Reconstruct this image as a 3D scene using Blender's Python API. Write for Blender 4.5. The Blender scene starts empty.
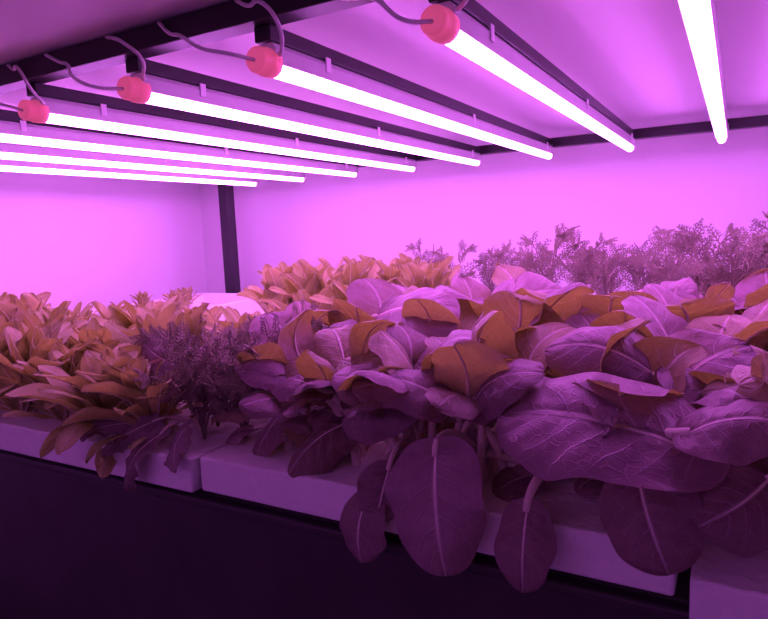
import bpy, math, random
from mathutils import Vector, Matrix
random.seed(7)
CZ=1.10            # camera height above the floor; mesh coords below are relative to eye level
V=Vector
scene=bpy.context.scene
scene.view_settings.view_transform='Standard'
scene.view_settings.look='None'

# ------------------------------------------------------------------ materials
def newmat(name):
    m=bpy.data.materials.new(name); m.use_nodes=True
    nt=m.node_tree; nt.nodes.clear()
    out=nt.nodes.new('ShaderNodeOutputMaterial')
    return m,nt,out
def N(nt,t,**kw):
    n=nt.nodes.new(t)
    for k,v in kw.items(): setattr(n,k,v)
    return n
def math_(nt,op,a,b=None,c=None,clamp=False):
    n=N(nt,'ShaderNodeMath',operation=op); n.use_clamp=clamp
    for i,x in enumerate((a,b,c)):
        if x is None: continue
        if isinstance(x,(int,float)): n.inputs[i].default_value=x
        else: nt.links.new(x,n.inputs[i])
    return n.outputs[0]
def mixc(nt,f,a,b,mode='MIX'):
    n=N(nt,'ShaderNodeMix',data_type='RGBA',blend_type=mode)
    for idx,x in ((0,f),(6,a),(7,b)):
        if isinstance(x,(int,float)): n.inputs[idx].default_value=x
        elif isinstance(x,tuple): n.inputs[idx].default_value=(*x,1) if len(x)==3 else x
        else: nt.links.new(x,n.inputs[idx])
    return n.outputs[2]
def simple(name,col,rough=.6,noise=.15,scale=20,bump=.1,metal=0,spec=.5,emit=None):
    m,nt,out=newmat(name)
    p=N(nt,'ShaderNodeBsdfPrincipled')
    tc=N(nt,'ShaderNodeTexCoord'); no=N(nt,'ShaderNodeTexNoise')
    no.inputs['Scale'].default_value=scale; no.inputs['Detail'].default_value=5
    nt.links.new(tc.outputs['Object'],no.inputs['Vector'])
    dark=tuple(c*(1-noise*2) for c in col); 
    nt.links.new(mixc(nt,no.outputs['Fac'],dark,tuple(min(1,c*(1+noise*.6)) for c in col)),p.inputs['Base Color'])
    p.inputs['Roughness'].default_value=rough; p.inputs['Metallic'].default_value=metal
    p.inputs['Specular IOR Level'].default_value=spec
    if bump:
        b=N(nt,'ShaderNodeBump'); b.inputs['Strength'].default_value=bump; b.inputs['Distance'].default_value=.01
        nt.links.new(no.outputs['Fac'],b.inputs['Height']); nt.links.new(b.outputs[0],p.inputs['Normal'])
    if emit:
        p.inputs['Emission Color'].default_value=(*emit[0],1); p.inputs['Emission Strength'].default_value=emit[1]
    nt.links.new(p.outputs[0],out.inputs[0]); return m

def leafmat(name,basecol,basecol2,vein,trans,nv=7.0,slant=1.8,veinamt=.6,tf=.35,rough=.45,cell=14,wob=.5,nscale=45,puck=.0022,third=None):
    m,nt,out=newmat(name); L=nt.links
    uv=N(nt,'ShaderNodeUVMap',uv_map='UVMap'); rn=N(nt,'ShaderNodeUVMap',uv_map='rnd')
    sp=N(nt,'ShaderNodeSeparateXYZ'); L.new(uv.outputs[0],sp.inputs[0])
    sr=N(nt,'ShaderNodeSeparateXYZ'); L.new(rn.outputs[0],sr.inputs[0])
    tc=N(nt,'ShaderNodeTexCoord')
    no=N(nt,'ShaderNodeTexNoise'); no.inputs['Scale'].default_value=nscale; no.inputs['Detail'].default_value=3
    L.new(tc.outputs['Object'],no.inputs['Vector'])
    tt=math_(nt,'ABSOLUTE',math_(nt,'MULTIPLY_ADD',sp.outputs[1],2,-1))
    side=math_(nt,'GREATER_THAN',sp.outputs[1],.5)
    ph=math_(nt,'MULTIPLY',math_(nt,'POWER',sp.outputs[0],.85),nv)
    ph=math_(nt,'SUBTRACT',ph,math_(nt,'MULTIPLY',math_(nt,'POWER',tt,1.15),slant))
    ph=math_(nt,'ADD',ph,math_(nt,'MULTIPLY',side,.43))
    ph=math_(nt,'ADD',ph,math_(nt,'MULTIPLY',sr.outputs[1],.9))
    ph=math_(nt,'ADD',ph,math_(nt,'MULTIPLY',math_(nt,'SUBTRACT',no.outputs['Fac'],.5),wob))
    pp=math_(nt,'PINGPONG',ph,.5)
    def mr(x,a,b,c,d):
        n=N(nt,'ShaderNodeMapRange'); n.interpolation_type='SMOOTHSTEP'
        L.new(x,n.inputs[0])
        for i,v in enumerate((a,b,c,d)): n.inputs[i+1].default_value=v
        return n.outputs[0]
    lat=math_(nt,'MULTIPLY',mr(pp,0.0,.06,1,0),math_(nt,'MULTIPLY_ADD',tt,-.85,.9))
    mid=mr(tt,.015,.075,1,0)
    vm=math_(nt,'MAXIMUM',lat,mid)
    wv=N(nt,'ShaderNodeVectorMath',operation='MULTIPLY_ADD'); L.new(no.outputs['Color'],wv.inputs[0]); wv.inputs[1].default_value=(.08,.08,.08); L.new(uv.outputs[0],wv.inputs[2])
    vo=N(nt,'ShaderNodeTexVoronoi',feature='DISTANCE_TO_EDGE'); vo.inputs['Scale'].default_value=cell
    L.new(wv.outputs[0],vo.inputs['Vector'])
    small=mr(vo.outputs[0],0,.10,1,0)
    vo2=N(nt,'ShaderNodeTexVoronoi',feature='SMOOTH_F1'); vo2.inputs['Scale'].default_value=cell*.6
    L.new(wv.outputs[0],vo2.inputs['Vector'])
    base=mixc(nt,sr.outputs[0],basecol,basecol2)
    if third: base=mixc(nt,math_(nt,'MULTIPLY',mr(sr.outputs[1],.62,.85,0,1),.75),base,third)
    base=mixc(nt,math_(nt,'MULTIPLY',no.outputs['Fac'],.55),base,tuple(c*.5 for c in basecol))
    base=mixc(nt,math_(nt,'MULTIPLY',small,.18*veinamt),base,vein)
    base=mixc(nt,math_(nt,'MULTIPLY',vm,veinamt),base,vein)
    h=math_(nt,'ADD',math_(nt,'MULTIPLY',vm,-.55),math_(nt,'MULTIPLY',small,-.1))
    h=math_(nt,'ADD',h,math_(nt,'MULTIPLY',vo2.outputs[0],-1.0))
    bp=N(nt,'ShaderNodeBump'); bp.inputs['Strength'].default_value=.7; bp.inputs['Distance'].default_value=puck
    L.new(h,bp.inputs['Height'])
    p=N(nt,'ShaderNodeBsdfPrincipled'); L.new(base,p.inputs['Base Color']); L.new(bp.outputs[0],p.inputs['Normal'])
    p.inputs['Roughness'].default_value=rough; p.inputs['Specular IOR Level'].default_value=.35
    t=N(nt,'ShaderNodeBsdfTranslucent'); 
    tcol=mixc(nt,math_(nt,'MULTIPLY',vm,.6),trans,tuple(c*.5 for c in trans))
    L.new(tcol,t.inputs[0]); L.new(bp.outputs[0],t.inputs['Normal'])
    mx=N(nt,'ShaderNodeMixShader'); mx.inputs[0].default_value=tf
    L.new(p.outputs[0],mx.inputs[1]); L.new(t.outputs[0],mx.inputs[2]); L.new(mx.outputs[0],out.inputs[0])
    return m

M_bok=leafmat('bok_choy_leaf',(.24,.14,.19),(.42,.26,.35),(.82,.62,.68),(.54,.50,.07),nv=6,tf=.25,rough=.34,veinamt=.55,third=(.40,.36,.14))
M_bokstem=simple('bok_choy_stem',(.86,.74,.66),.4,.1,60,.05)
M_let=leafmat('lettuce_leaf',(.34,.37,.11),(.64,.58,.29),(.90,.86,.62),(.58,.55,.10),nv=9,slant=1.2,veinamt=.6,tf=.28,rough=.5,cell=8)
M_miz=leafmat('mizuna_leaf',(.22,.15,.19),(.32,.24,.29),(.55,.4,.42),(.5,.3,.15),tf=.2)
M_dill=simple('dill_frond',(.32,.28,.19),.6,.15,30,0)
M_wall=simple('painted_wall',(.82,.81,.82),.75,.03,3,.03)
M_ceil=simple('shelf_underside',(.80,.77,.80),.55,.04,3,.03)
M_floor=simple('concrete_floor',(.25,.25,.26),.7,.2,6,.2)
M_foam=simple('foam_board',(.92,.90,.94),.6,.05,90,.35)
M_dark=simple('dark_panel',(.055,.045,.055),.38,.3,14,.15)
M_frame=simple('black_steel',(.02,.018,.022),.4,.2,30,.05)
M_house=simple('frosted_housing',(.50,.46,.50),.3,.03,30,0,emit=((.8,.18,1),.05))  # faint emission imitates tube light spreading through the plastic
M_clip=simple('clip_plastic',(.80,.74,.80),.35,.03,30,0)
M_cap=simple('pink_end_cap',(.85,.16,.28),.4,.05,30,0,emit=((1,.12,.34),.40))  # emission stands in for light the cap catches from the LED beside it
M_cable=simple('grey_cable',(.80,.76,.80),.5,.05,30,0)
m,nt,out=newmat('led_diffuser'); e=N(nt,'ShaderNodeEmission')
tc=N(nt,'ShaderNodeTexCoord'); sx=N(nt,'ShaderNodeSeparateXYZ'); nt.links.new(tc.outputs['Object'],sx.inputs[0])
w=math_(nt,'SINE',math_(nt,'MULTIPLY',sx.outputs[1],2*math.pi/.016))
st=math_(nt,'MULTIPLY_ADD',w,7,32)
nt.links.new(st,e.inputs[1]); e.inputs[0].default_value=(.78,.165,1.0,1); nt.links.new(e.outputs[0],out.inputs[0]); M_led=m

# ------------------------------------------------------------------ mesh builder
class MB:
    def __init__(s): s.v=[];s.f=[];s.uv=[];s.r=[];s.m=[]
    def obj(s,name,mats,smooth=True,loc=(0,0,0),parent=None):
        me=bpy.data.meshes.new(name); me.from_pydata(s.v,[],s.f)
        for m in mats: me.materials.append(m)
        if s.uv:
            a=me.uv_layers.new(name='UVMap'); b=me.uv_layers.new(name='rnd')
            idx=[0]*len(me.loops); me.loops.foreach_get('vertex_index',idx)
            A=[];B=[]
            for i in idx: A+=s.uv[i]; B+=s.r[i]
            a.data.foreach_set('uv',A); b.data.foreach_set('uv',B)
        me.polygons.foreach_set('material_index',s.m)
        me.polygons.foreach_set('use_smooth',[smooth]*len(s.f)); me.update()
        o=bpy.data.objects.new(name,me); scene.collection.objects.link(o)
        if parent: o.parent=parent; o.location=loc
        else: o.location=(loc[0],loc[1],loc[2]+CZ)
        return o
    def box(s,x0,x1,y0,y1,z0,z1,mat=0):
        b=len(s.v)
        for x in (x0,x1):
            for y in (y0,y1):
                for z in (z0,z1): s.v.append((x,y,z))
        for f in ((0,1,3,2),(4,6,7,5),(0,4,5,1),(2,3,7,6),(0,2,6,4),(1,5,7,3)):
            s.f.append([b+i for i in f]); s.m.append(mat)
    def tube(s,pts,rad,n=7,mat=0,r=(.5,.5),uv=True,cap=True,flat=1.0):
        b=len(s.v); k=len(pts)
        t0=(pts[1]-pts[0]).normalized()
        up=V((0,0,1)) if abs(t0.z)<.9 else V((1,0,0))
        for i,p in enumerate(pts):
            t=(pts[min(i+1,k-1)]-pts[max(i-1,0)]).normalized()
            a=t.cross(up).normalized(); c=a.cross(t).normalized(); up=c
            for j in range(n):
                an=2*math.pi*j/n
                q=p+a*math.cos(an)*rad[i]+c*math.sin(an)*rad[i]*flat
                s.v.append(q[:]); s.uv.append((i/(k-1),j/n)); s.r.append(r)
        for i in range(k-1):
            for j in range(n):
                s.f.append([b+i*n+j,b+i*n+(j+1)%n,b+(i+1)*n+(j+1)%n,b+(i+1)*n+j]); s.m.append(mat)
        if cap:
            s.f.append([b+j for j in range(n)][::-1]); s.m.append(mat)
            s.f.append([b+(k-1)*n+j for j in range(n)]); s.m.append(mat)

def prof_bok(s,e=.74,q=.53):
    return max(0,math.sin(math.pi*min(1,max(0,s))**e))**q
def prof_let(s,e=0,q=0):
    x=min(1,s/.66); a=.16+.84*(x*x*(3-2*x))
    if s>.66: a*=math.sqrt(max(0,1-((s-.66)/.34)**2))
    return a
def leaf(mb,B,T,nh,W,prof=prof_bok,ns=18,ntt=12,arch=.15,cup=.12,ripple=.03,quilt=.012,lobes=0,mat=0,twist=0,fold=0,rg=random,stemmat=1,roll=0,pe=None,col=None):
    B=V(B);T=V(T);nh=V(nh)
    d=T-B; L=d.length; e1=d/L
    n=(nh-e1*nh.dot(e1)).normalized(); e2=e1.cross(n)*-1
    b=len(mb.v); r=(rg.random(),rg.random())
    if col is not None: r=col
    p1=rg.uniform(0,6.28);p2=rg.uniform(0,6.28);p3=rg.uniform(0,6.28);asym=rg.uniform(-.08,.08)
    bw=rg.uniform(-.07,.07); pe=pe or rg.uniform(.78,.95); pq=rg.uniform(.40,.48)
    rl=(rg.uniform(0,1)*roll,rg.uniform(0,1)*roll)
    for i in range(ns+1):
        s=(1-math.cos(math.pi*i/ns))/2
        w=prof(s,pe,pq)*W/2
        if lobes: w*=(1-.35*abs(math.sin(s*math.pi*lobes+p1)))
        for j in range(ntt+1):
            t=-1+2*j/ntt; at=abs(t)
            if t<0: rip=math.sin(s*8+p3)*.6+math.sin(s*19+p1)*.35+math.sin(s*4+p2+t*2)*.8; wr=rl[0]
            else: rip=math.sin(s*9+p1+t)*.6+math.sin(s*21+p2)*.35+math.sin(s*5+p3+t*2)*.8; wr=rl[1]
            wv=1+.045*math.sin(s*13+p2+(2 if t>0 else 0))
            ph=s*6-(at**1.15)*1.8+(.4 if t>0 else 0)+r[1]*.9
            q=quilt*abs(math.sin(math.pi*ph))*(1-at**4)*min(1,at*5)*W
            h=arch*L*(4*s*(1-s))*.5-cup*W*(at**1.7)*(.4+.6*math.sin(math.pi*s))+ripple*W*rip*at**2+q-.012*W*math.exp(-(t/.08)**2)
            ws=w*(1+(asym if t>0 else -asym))*wv
            a_=wr*max(0,at-.45)*1.8
            side=t*ws
            if abs(a_)>1e-4 and at>.45:
                x0=.45*ws; ex=(at-.45)*ws
                ra=ex/a_
                side=math.copysign(x0+ra*math.sin(a_),t); h-=ra*(1-math.cos(a_))
            tw=twist*(s-.3)+ (fold*t*at)
            ct,st_=math.cos(tw),math.sin(tw)
            c=B+e1*(L*s)+e2*(side*ct+bw*L*math.sin(math.pi*s))+n*(h+side*st_)
            if prof is prof_bok: c-=e1*(L*.18*at**2*(1-s)**3)
            mb.v.append(c[:]); mb.uv.append((s,(t+1)/2)); mb.r.append(r)
    for i in range(ns):
        for j in range(ntt):
            a=b+i*(ntt+1)+j
            mb.f.append([a,a+1,a+ntt+2,a+ntt+1]); mb.m.append(mat)
    pts=[];rad=[]
    for i in range(0,ns+1,2):
        c=V(mb.v[b+i*(ntt+1)+ntt//2]); pts.append(c-n*W*.012); rad.append(W*.026*(1-.85*i/ns)+.0002)
    mb.tube(pts,rad,5,stemmat,r)
def petiole(mb,C,B,e,r0,r1,n=8,k=10,mat=1):
    C=V(C);B=V(B); L=(B-C).length
    P1=C+V((0,0,1))*L*.45*1+(B-C)*.1; P2=B-V(e).normalized()*L*.35
    pts=[];rad=[]
    for i in range(k+1):
        u=i/k
        pts.append(C*(1-u)**3+P1*3*u*(1-u)**2+P2*3*u*u*(1-u)+B*u**3); rad.append(r0*(1-u)+r1*u)
    mb.tube(pts,rad,n,mat,flat=.7)

TZ=-.25   # top of the foam boards
# ------------------------------------------------------------------ bok choy
crowns=[]
def bok_plant(x,y,h,n,rg,front=False):
    mb=MB(); C0=V((x,y,TZ-.005)); crowns.append((C0,mb))
    for i in range(n):
        az=i*2.399+rg.uniform(-.3,.3); f=i/(n-1)
        tilt=math.radians(10+50*f+rg.uniform(-8,8))
        pl=h*(.75+.35*rg.random())*(1-.12*f)
        if front: tilt*=.8; pl*=1.08
        D=V((math.cos(az)*math.sin(tilt),math.sin(az)*math.sin(tilt),math.cos(tilt)))
        B=C0+D*pl; 
        t2=tilt+math.radians(rg.uniform(-5,48))
        E=V((math.cos(az)*math.sin(t2),math.sin(az)*math.sin(t2),math.cos(t2)))
        Lf=rg.uniform(.066,.100)*(.8+h*2)*(.82 if front else 1)
        nn=V((-math.cos(az)*math.cos(t2),-math.sin(az)*math.cos(t2),math.sin(t2)+.15))
        nn+=V((rg.uniform(-.4,.4),rg.uniform(-.4,.4),0))
        petiole(mb,C0+D*.004+V((rg.uniform(-.012,.012),rg.uniform(-.012,.012),0)),B,E,.0066 if front else .0056,.004,8,9)
        leaf(mb,B,B+E*Lf,nn,Lf*rg.uniform(.88,1.12),ns=20,ntt=14,arch=rg.uniform(.1,.55),cup=rg.uniform(-.15,.15),ripple=rg.uniform(.04,.085),rg=rg,twist=rg.uniform(-.6,.6),roll=rg.uniform(0,1.3))
    if front:
        for i in range(2):   # low outer leaves at the edge of the raft
            az=-math.pi/2+rg.choice((-1,1))*rg.uniform(.5,1.4); tilt=math.radians(rg.uniform(50,75)); pl=rg.uniform(.045,.075)
            D=V((math.cos(az)*math.sin(tilt),math.sin(az)*math.sin(tilt),math.cos(tilt))); B=C0+D*pl
            t2=tilt+math.radians(rg.uniform(5,45)); E=V((math.cos(az)*math.sin(t2),math.sin(az)*math.sin(t2),math.cos(t2)))
            Lf=rg.uniform(.036,.056)
            nn=V((-math.cos(az)*math.cos(t2),-math.sin(az)*math.cos(t2)-.2,math.sin(t2)+.1))
            petiole(mb,C0+V((rg.uniform(-.02,.02),rg.uniform(-.01,.01),0)),B,E,.0055,.003,8,9)
            leaf(mb,B,B+E*Lf,nn,Lf*rg.uniform(.85,1.05),ns=20,ntt=14,arch=rg.uniform(.1,.5),cup=.1,ripple=.07,rg=rg,twist=rg.uniform(-.6,.6),roll=rg.uniform(0,1.5))
        for i in range(5):   # tall pale stalks leaning out, broad leaves laid back to face the lamps
            az=-math.pi/2+rg.uniform(-1.3,1.3); tilt=math.radians(rg.uniform(8,36)); pl=rg.uniform(.082,.105)
            D=V((math.cos(az)*math.sin(tilt),math.sin(az)*math.sin(tilt),math.cos(tilt))); B=C0+D*pl
            az2=az+rg.choice((-1,1))*rg.uniform(.4,1.5); t2=math.radians(rg.uniform(62,98))
            E=V((math.cos(az2)*math.sin(t2),math.sin(az2)*math.sin(t2),math.cos(t2)))
            Lf=rg.uniform(.055,.078)
            nn=V((rg.uniform(-.3,.3),-.45+rg.uniform(-.2,.2),.9))
            petiole(mb,C0+V((rg.uniform(-.032,.032),rg.uniform(-.045,.005),0)),B,E,.0066,.0042,8,9)
            leaf(mb,B,B+E*Lf,nn,Lf*rg.uniform(.85,1.02),ns=26,ntt=18,arch=rg.uniform(.15,.5),cup=.1,ripple=.06,rg=rg,twist=rg.uniform(-.4,.4),roll=rg.uniform(0,1.3))
    return mb
rg=random.Random(11)
plan=[]
for x in (-.47,-.38,-.295,-.21,-.12,-.04,.04): plan.append((x,.60,.090,6,True))
for x in (-.545,-.43,-.33,-.23,-.13,-.03,.07): plan.append((x,.735,.100,9,False))
for x in (-.45,-.34,-.23,-.12,-.01,.10): plan.append((x,.88,.106,9,False))
for x in (-.42,-.30,-.18,-.06,.06,.17): plan.append((x,1.03,.102,9,False))
mbs=[]
for (x,y,h,n,fr) in plan:
    mbs.append(bok_plant(x+rg.uniform(-.02,.02),y+rg.uniform(-.02,.02),h*rg.uniform(.90,1.10),n,rg,fr))
heroes=[
 ((-.028,.50,-.170),(-.180,.52,-.166),(0.02,-.60,.80),.112,dict(arch=.22,cup=.05,roll=.6,ripple=.06,pe=1.0,col=(.8,.3))),
 ((-.232,.495,-.204),(-.206,.452,-.290),(.12,-1,.25),.090,dict(arch=.22,cup=.10,pe=.70,col=(.8,.2))),
 ((-.302,.485,-.254),(-.300,.468,-.308),(-.1,-1,.2),.055,dict(arch=.2,cup=.12,col=(.3,.2))),
 ((-.146,.485,-.236),(-.143,.462,-.294),(0,-1,.25),.050,dict(arch=.2,cup=.12,pe=.8,col=(.3,.4))),
 ((-.062,.495,-.190),(-.036,.458,-.250),(.1,-1,.3),.074,dict(arch=.25,cup=.15,col=(.2,.2))),
 ((-.056,.60,-.168),(.012,.645,-.116),(-.15,-.75,.65),.098,dict(arch=.2,cup=.05,roll=.8,col=(.8,.3))),
 ((-.432,.75,-.118),(-.300,.72,-.118),(0,-.62,.8),.110,dict(arch=.25,cup=.1,roll=1.0,col=(.9,.3))),
 ((-.228,.70,-.157),(-.206,.672,-.082),(.2,.9,.35),.108,dict(arch=.35,cup=-.1,col=(.3,.9))),
 ((-.469,.72,-.1555),(-.437,.70,-.099),(.1,.9,.4),.090,dict(arch=.4,cup=-.05,col=(.3,.9))),
 ((-.290,.85,-.105),(-.208,.88,-.092),(0,-.7,.7),.090,dict(arch=.2,cup=.15,roll=1,col=(.9,.3))),
 ((-.063,.60,-.138),(-.160,.60,-.122),(0,-.75,.65),.070,dict(arch=.35,cup=.2,roll=1.8,col=(.9,.3))),
 ((-.112,.62,-.193),(-.073,.60,-.150),(.1,.9,.4),.065,dict(arch=.3,cup=-.1,col=(.3,.9))),
 ((-.139,.80,-.144),(-.127,.78,-.090),(.1,.9,.4),.085,dict(arch=.3,cup=-.1,col=(.3,.9))),
 ((-.4216,.62,-.178),(-.310,.60,-.140),(-.3,-.6,.7),.080,dict(arch=.3,cup=.2,roll=1.8,col=(.9,.3))),
 ((-.2835,.545,-.175),(-.3545,.53,-.1985),(0,-.7,.7),.062,dict(arch=.35,cup=.2,roll=1.3,col=(.8,.3))),
 ((-.4285,.68,-.155),(-.545,.70,-.152),(0,-.6,.8),.080,dict(arch=.3,cup=.2,roll=1,col=(.9,.3))),
 ((-.461,.60,-.2015),(-.4757,.53,-.252),(-.35,-.8,.5),.074,dict(arch=.25,cup=.15,col=(.3,.2))),
 ((-.284,.50,-.227),(-.289,.48,-.273),(.4,-1,.2),.048,dict(arch=.2,cup=.1,col=(.2,.2))),
 ((-.1907,.58,-.168),(-.250,.58,-.143),(0,-.8,.6),.072,dict(arch=.2,cup=.15,col=(.8,.3))),
 ((.0246,.52,-.194),(-.018,.47,-.216),(0,-.8,.6),.072,dict(arch=.2,cup=.15,col=(.2,.2))),
 ((-.0265,.50,-.158),(.040,.50,-.145),(0,-.5,.85),.060,dict(arch=.3,cup=.2)),
 ((-.0124,.60,-.176),(-.0054,.58,-.1335),(.1,.9,.4),.075,dict(arch=.3,cup=-.1,col=(.3,.9))),
 ((-.047,.85,-.150),(-.0566,.82,-.103),(0,.9,.4),.110,dict(arch=.35,cup=-.1,col=(.3,.9))),
 ((-.195,.78,-.152),(-.155,.80,-.110),(0,-.9,.5),.085,dict(arch=.2,cup=.15)),
 ((-.36,.56,-.205),(-.405,.50,-.250),(-.2,-.8,.5),.060,dict(arch=.3,cup=.2,roll=1.5)),
 ((-.33,.63,-.160),(-.270,.60,-.140),(.1,-.7,.7),.080,dict(arch=.3,cup=.2,col=(.9,.3))),
 ((-.37,.84,-.12),(-.42,.80,-.098),(0,-.6,.8),.080,dict(arch=.3,cup=.2)),
 ((-.10,1.0,-.13),(-.05,.98,-.100),(0,-.7,.7),.090,dict(arch=.3,cup=.2)),
 ((-.01,.78,-.15),(.03,.74,-.122),(0,-.6,.8),.090,dict(arch=.3,cup=.2)),
]
for B,T,nh,W,kw in heroes:
    B=V(B);T=V(T)
    C0,mb=min(crowns,key=lambda c:(c[0].xy-B.xy).length+(0.04 if c[0].y<B.y-.02 else 0))
    kk=dict(ripple=.06,quilt=.016); kk.update(kw)
    petiole(mb,C0+V((rg.uniform(-.008,.008),rg.uniform(-.008,.008),0)),B,(T-B)+V((0,0,.0)),.0068,.0038,9,14)
    leaf(mb,B,T,nh,W,ns=48,ntt=32,rg=rg,**kk)
for mb in mbs: mb.obj('bok_choy_plant',[M_bok,M_bokstem])

# ------------------------------------------------------------------ lettuce
def lettuce_mesh(seed,n,Lm,upright):
    rg=random.Random(seed); mb=MB()
    for i in range(n):
        f=i/(n-1); az=i*2.399+rg.uniform(-.3,.3)
        tilt=math.radians((5+50*f)*upright+rg.uniform(-8,8))
        L=Lm*(.72+.35*math.sin(math.pi*(.25+.6*f)))*rg.uniform(.85,1.15)
        D=V((math.cos(az)*math.sin(tilt),math.sin(az)*math.sin(tilt),math.cos(tilt)))
        nn=V((-math.cos(az)*math.cos(tilt),-math.sin(az)*math.cos(tilt),math.sin(tilt)+.05))
        B=V((math.cos(az)*.008,math.sin(az)*.008,0))
        leaf(mb,B,B+D*L,nn,L*rg.uniform(.20,.29),prof=prof_let,ns=16,ntt=8,arch=rg.uniform(.1,.45),cup=rg.uniform(-.45,.1),ripple=.11,quilt=.02,rg=rg,twist=rg.uniform(-.8,.8))
    me=mb.obj('tmp',[M_let,M_bokstem]); d=me.data; bpy.data.objects.remove(me); return d
lets=[lettuce_mesh(s,n,Lm,u) for s,u,n,Lm in ((1,.75,20,.168),(2,.95,22,.168),(3,.58,18,.172),(4,1.6,30,.162))]
def inst(name,me,x,y,z,rz,s,tx=0,ty=0):
    o=bpy.data.objects.new(name,me); scene.collection.objects.link(o)
    o.location=(x,y,z+CZ); o.rotation_euler=(tx,ty,rz); o.scale=(s,s,s); return o
rg=random.Random(5)
for y,xs,sc in ((.555,(-1.06,-.95,-.85,-.75,-.66),.80),(.66,(-1.25,-1.13,-1.01,-.9,-.79,-.69),.80),(.78,(-1.42,-1.30,-1.17,-1.05,-.93,-.81,-.70),.76),(.90,(-1.6,-1.47,-1.33,-1.20,-1.06,-.93,-.80),.56)):
    for x in xs:
        inst('romaine_lettuce_plant',lets[3] if y<.6 else rg.choice(lets[:3]),x+rg.uniform(-.02,.02),y+rg.uniform(-.02,.02),TZ-.004,rg.uniform(0,6.28),sc*rg.uniform(.80,1.14)*(1.08 if x<-1.0 and y<.85 else 1),tx=rg.uniform(.1,.35) if y<.6 else 0)
for y,xs in ((1.10,(-.66,-.56,-.78)),(1.20,(-.98,-.88,-.76,-.64,-.54)),(1.33,(-1.04,-.95,-.83,-.71,-.6)),(1.46,(-1.08,-.98,-.86,-.74))):
    for x in xs:
        inst('romaine_lettuce_plant',rg.choice(lets[:3]),x+rg.uniform(-.02,.02),y+rg.uniform(-.02,.02),TZ-.004,rg.uniform(0,6.28),rg.uniform(.84,.98))

# ------------------------------------------------------------------ dill
def dill_mesh(seed,stems,H,spread,r=.0012,nodes=(2,9),nt=5,pin=.28):
    rg=random.Random(seed); mb=MB()
    def rv(a): return V((rg.uniform(-a,a),rg.uniform(-a,a),rg.uniform(-a,a)))
    for i in range(stems):
        az=i*2.4+rg.uniform(-.4,.4); sp=spread*rg.uniform(.4,1.1); h=H*rg.uniform(.60,1.08)
        pts=[]
        for k in range(9):
            u=k/8; pts.append(V((math.cos(az)*sp*u**1.5,math.sin(az)*sp*u**1.5,h*math.sin(u*math.pi*.5*(1.0 if sp<.09 else 1.15))))+rv(.002)*u)
        mb.tube(pts,[r*1.8*(1-.6*k/8) for k in range(9)],4,0)
        for k in range(*nodes):
            p=pts[k]; t=(pts[k]-pts[k-1]).normalized()
            pl=t.cross(V((rg.uniform(-1,1),rg.uniform(-1,1),rg.uniform(-.3,.3)))).normalized()
            for sd in ((-1,1) if k<8 else (-1,1,0)):
                d=(pl*sd*.8+t*.85).normalized(); Lp=H*pin*(1-.10*(k-3))*rg.uniform(.7,1.1)
                q=[p,p+d*Lp*.5+rv(.002),p+d*Lp+V((0,0,-.1*Lp))]
                mb.tube(q,[r*1.2,r,r*.6],3,0,cap=False)
                pn=d.cross(t if sd else pl).normalized()
                for a in range(1,nt+1):
                    u=a/nt; pp=q[0].lerp(q[2],u)
                    for s2 in (-1,1):
                        lat=d.cross(pn).normalized()
                        dd=(lat*s2+d*.9+rv(.2)).normalized(); l=Lp*.34*(1.1-.65*u)*rg.uniform(.7,1.2)
                        e=pp+dd*l
                        mb.tube([pp,e],[r,r*.5],3,0,cap=False)
                        for s3 in (-1,1):
                            d3=(dd+pn.cross(dd)*s3*.7+rv(.2)).normalized(); mb.tube([pp+dd*l*.5,pp+dd*l*.5+d3*l*.6],[r*.8,r*.4],3,0,cap=False)
    o=mb.obj('tmp',[M_dill]); d=o.data; bpy.data.objects.remove(o); return d
dills=[dill_mesh(s,6,.225,.065,.0012,(3,9),5,.25) for s in (1,2,3,4)]
dillsmall=[dill_mesh(s,8,.122,.095,.0007,(2,9),6) for s in (7,8)]
rg=random.Random(9)
for (x,y,s) in ((-.61,1.44,.92),(-.54,1.53,.9),(-.46,1.46,.92),(-.37,1.42,1.04),(-.31,1.50,.98),(-.24,1.42,.92),(-.17,1.48,.9),(-.12,1.38,.98),(-.05,1.27,1.06),(.00,1.18,.88),(.05,1.36,1.06),(-.09,1.20,.84),(-.72,1.54,.93),(-.33,1.60,1.0),(.065,1.20,.86),(.03,1.26,.93)):
    inst('dill_plant',rg.choice(dills),x,y,TZ-.004,rg.uniform(0,6.28),s*rg.uniform(.93,1.03))
for (x,y) in ((-.60,.60),(-.55,.68),(-.53,.575),(-.65,.65),(-.58,.555)):
    inst('dill_plant',rg.choice(dillsmall),x,y,TZ-.004,rg.uniform(0,6.28),rg.uniform(1.0,1.2))

# mizuna with lobed leaves hanging over the front edge
mb=MB(); rg=random.Random(3); C=V((-.59,.565,TZ-.004))
for B,T,W in (((-.595,.50,-.231),(-.625,.468,-.293),.042),((-.63,.52,-.225),(-.68,.48,-.262),.036),((-.62,.56,-.19),(-.66,.55,-.16),.05),
              ((-.57,.52,-.225),(-.545,.475,-.262),.036),((-.64,.57,-.2),(-.70,.55,-.185),.05),((-.59,.58,-.18),(-.58,.57,-.135),.045),((-.66,.53,-.235),(-.72,.48,-.245),.036),((-.68,.60,-.17),(-.72,.59,-.14),.05)):
    petiole(mb,C,B,V(T)-V(B),.003,.0018,6,8)
    leaf(mb,B,T,(0,-.8,.6),W,lobes=5,ns=30,ntt=16,ripple=.14,arch=.3,cup=.1,rg=rg)
mb.obj('mizuna_plant',[M_miz,M_bokstem])

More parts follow.
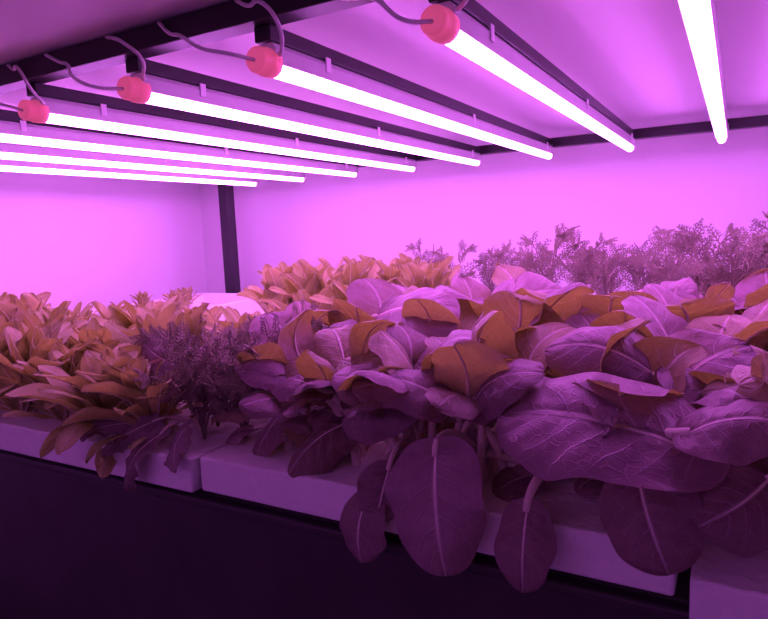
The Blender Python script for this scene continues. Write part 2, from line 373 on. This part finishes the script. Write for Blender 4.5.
# ------------------------------------------------------------------ foam boards, trays, tank
def bevel(o,w,seg=3):
    b=o.modifiers.new('bevel','BEVEL'); b.width=w; b.segments=seg; return o
def board(x0,x1,y0,y1,z0,z1,rot=0):
    mb=MB(); cx,cy=(x0+x1)/2,(y0+y1)/2
    mb.box(x0-cx,x1-cx,y0-cy,y1-cy,z0,z1)
    o=mb.obj('foam_raft_board',[M_foam],False,(cx,cy,0)); o.rotation_euler[2]=rot
    bevel(o,.003); return o
board(-1.74,-1.135,.500,1.09,-.292,TZ)
board(-1.125,-.541,.491,1.09,-.292,TZ-.001,.003)
board(-.534,-.034,.500,1.09,-.291,TZ,-.003)
board(-.026,.35,.466,1.09,-.300,TZ-.004,.01)
board(-1.74,-1.135,1.10,1.72,-.292,TZ); board(-1.125,-.545,1.10,1.72,-.292,TZ); board(-.535,-.036,1.10,1.72,-.292,TZ); board(-.026,.35,1.10,1.72,-.292,TZ)

# seedling tray
mb=MB(); x0,x1,y0,y1=-1.70,-1.33,1.16,1.68
zt=TZ+.05
mb.box(x0,x1,y0,y0+.02,TZ,zt); mb.box(x0,x1,y1-.02,y1,TZ,zt); mb.box(x0,x0+.02,y0+.02,y1-.02,TZ,zt); mb.box(x1-.02,x1,y0+.02,y1-.02,TZ,zt); mb.box(x0+.02,x1-.02,y0+.02,y1-.02,TZ,TZ+.012)
o=mb.obj('seedling_tray',[M_foam],False); bevel(o,.003)
for (x,y) in ((-1.62,1.34),(-1.55,1.42),(-1.6,1.5),(-1.5,1.36)):
    inst('lettuce_seedling',lets[1],x,y,TZ+.012,rg.uniform(0,6),.42)

# tank
mb=MB(); xl,xr=-1.72,.345
mb.box(xl,xr,.515,.54,-.60,-.30); mb.box(xl,xr,1.68,1.70,-.60,-.30); mb.box(xl,xl+.02,.54,1.68,-.60,-.30); mb.box(xr-.02,xr,.54,1.68,-.60,-.30); mb.box(xl+.02,xr-.02,.54,1.68,-.60,-.585)
mb.box(xl,xr,.500,.515,-.312,-.301)
o=mb.obj('nutrient_tank',[M_dark],False); bevel(o,.003)

# grow rack frame
rack=bpy.data.objects.new('grow_rack',None); scene.collection.objects.link(rack); rack.location=(0,0,CZ)
def part(name,*a):
    mb=MB(); mb.box(*a); o=mb.obj(name,[M_frame],False,parent=rack); bevel(o,.0015,2); return o
H=.183
FX=-1.655
for i,(x,y) in enumerate(((FX,.41),(.36,.41),(FX,1.745),(.36,1.745))):
    part('post_%d'%(i+1),x,x+.04,y,y+.04,-CZ,.25)
part('beam_front',FX+.04,.36,.545,.575,.224,.25)
part('beam_back',FX+.04,.36,1.755,1.785,.204,.228)
part('beam_side_left',FX,FX+.03,.45,1.745,.215,.25); part('beam_side_right',.365,.395,.45,1.745,.215,.25)
part('tank_bearer_front',FX-.05,.40,.45,.545,-.64,-.602); part('tank_bearer_back',FX-.05,.40,1.66,1.745,-.64,-.602)
xs=[-.2*H-1.133*H*k for k in range(-1,8)]
for i,x in enumerate(xs): part('rail_%d'%(i+1),x-.011,x+.011,.56,1.77,.207,.224)
mb=MB(); mb.box(-1.93,.55,.30,1.93,.252,.27); mb.obj('upper_shelf_board',[M_ceil],False)

# lamps
def make_lamp(i,loc,rz=0,cables=True):
    lamp=bpy.data.objects.new('grow_light_tube',None); scene.collection.objects.link(lamp); lamp.location=loc; lamp.rotation_euler[2]=rz
    y0,y1=.565,1.755
    mb=MB()
    sec=[(-.012,.184),(-.0135,.200),(-.009,.206),(.009,.206),(.0135,.200),(.012,.184),(.008,.188),(-.008,.188)]
    for y in (y0,y1):
        for (a,c) in sec: mb.v.append((a,y,c))
    k=len(sec)
    for j in range(k): mb.f.append([j,(j+1)%k,k+(j+1)%k,k+j]); mb.m.append(0)
    mb.f.append(list(range(k))); mb.m.append(0); mb.f.append([k+j for j in range(k)][::-1]); mb.m.append(0)
    mb.obj('housing',[M_house],False,parent=lamp)
    mb=MB(); mb.tube([V((0,y0+.002,H-.002)),V((0,y1-.002,H-.002))],[.0088,.0088],16,0); mb.obj('led_diffuser',[M_led],True,parent=lamp)
    mb=MB()
    ys=[y0-.020,y0-.0195,y0-.017,y0-.005,y0-.0045,y0+.004,y0+.010]; rs=[.010,.0125,.0140,.0143,.0153,.0153,.0148]
    mb.tube([V((0,yy,H+.003)) for yy in ys],rs,20,0)
    mb.obj('end_cap_near',[M_cap],True,parent=lamp)
    mb=MB(); mb.tube([V((0,y1-.004,H+.003)),V((0,y1+.008,H+.003)),V((0,y1+.011,H+.003))],[.0125,.0125,.008],16,0); mb.obj('end_cap_far',[M_clip],True,parent=lamp)
    mb=MB()
    for yy in (.66,1.15,1.68):
        mb.box(-.015,-.0135,yy,yy+.010,.192,.209); mb.box(.0137,.0152,yy,yy+.010,.192,.209)
    mb.obj('mount_clips',[M_clip],False,parent=lamp)
    if not cables: return
    rr=random.Random(i)
    for nm,pl in (('cable_1',[(.0,y0-.018,H+.002),(-.012,y0-.045,H+.004),(-.045,y0-.05,H+.018),(-.085,y0-.035,H+.036),(-.12,y0-.022,.238),(-.14,y0-.023,.247)]),
                  ('cable_2',[(.004,y0+.012,H+.017),(.022,y0-.004,H+.012),(.034,y0-.022,H+.028),(.022,y0-.034,H+.05),(.004,y0-.03,.240),(-.02,y0-.023,.247)])):
        pl=[(a+rr.uniform(-.006,.006)*(1 if q else 0),bb,c+rr.uniform(-.005,.005)*(1 if 0<q<len(pl)-1 else 0)) for q,(a,bb,c) in enumerate(pl)]
        cu=bpy.data.curves.new(nm,'CURVE'); cu.dimensions='3D'; cu.bevel_depth=.0022; cu.resolution_u=10
        sp=cu.splines.new('BEZIER'); sp.bezier_points.add(len(pl)-1)
        for q,c in enumerate(pl):
            bpnt=sp.bezier_points[q]; bpnt.co=c; bpnt.handle_left_type=bpnt.handle_right_type='AUTO'
        cu.materials.append(M_cable)
        o=bpy.data.objects.new(nm,cu); scene.collection.objects.link(o); o.parent=lamp
for i,x in enumerate(xs): make_lamp(i,(x,0,CZ))
# unseen fill lamps added behind the camera to brighten the rack front
make_lamp(20,(.9,-1.25,CZ+.35),math.pi/2,False); make_lamp(21,(-.3,-1.25,CZ+.35),math.pi/2,False)

# ------------------------------------------------------------------ room shell
def slab(name,mat,*a):
    mb=MB(); mb.box(*a); return mb.obj(name,[mat],False)
slab('wall_back',M_wall,-2.05,2.0,1.95,2.05,-CZ,1.3)
slab('wall_left',M_wall,-2.05,-1.95,-2.0,1.95,-CZ,1.3)
slab('wall_right',M_wall,2.0,2.1,-2.0,2.05,-CZ,1.3)
slab('wall_front',M_wall,-2.05,2.1,-2.1,-2.0,-CZ,1.3)
slab('floor',M_floor,-2.05,2.1,-2.1,2.05,-CZ-.1,-CZ)
slab('ceiling',M_wall,-2.05,2.1,-2.1,2.05,1.3,1.4)

w=bpy.data.worlds.new('w'); scene.world=w; w.use_nodes=True
w.node_tree.nodes['Background'].inputs[0].default_value=(.5,.15,.6,1); w.node_tree.nodes['Background'].inputs[1].default_value=.02

# ------------------------------------------------------------------ camera
Yc=V((353,94.5,-629)).normalized(); Xc=-V((-1129,31.5,-629)).normalized()
Xc=(Xc-Yc*Xc.dot(Yc)).normalized(); Zc=Xc.cross(Yc)
R=Matrix((Xc,Yc,Zc))
cam=bpy.data.cameras.new('camera'); co=bpy.data.objects.new('camera',cam); scene.collection.objects.link(co)
co.matrix_world=Matrix.Translation((0,0,CZ))@R.to_4x4()
cam.sensor_fit='HORIZONTAL'; cam.sensor_width=36; cam.lens=629/768*36; cam.clip_start=.01
scene.camera=co
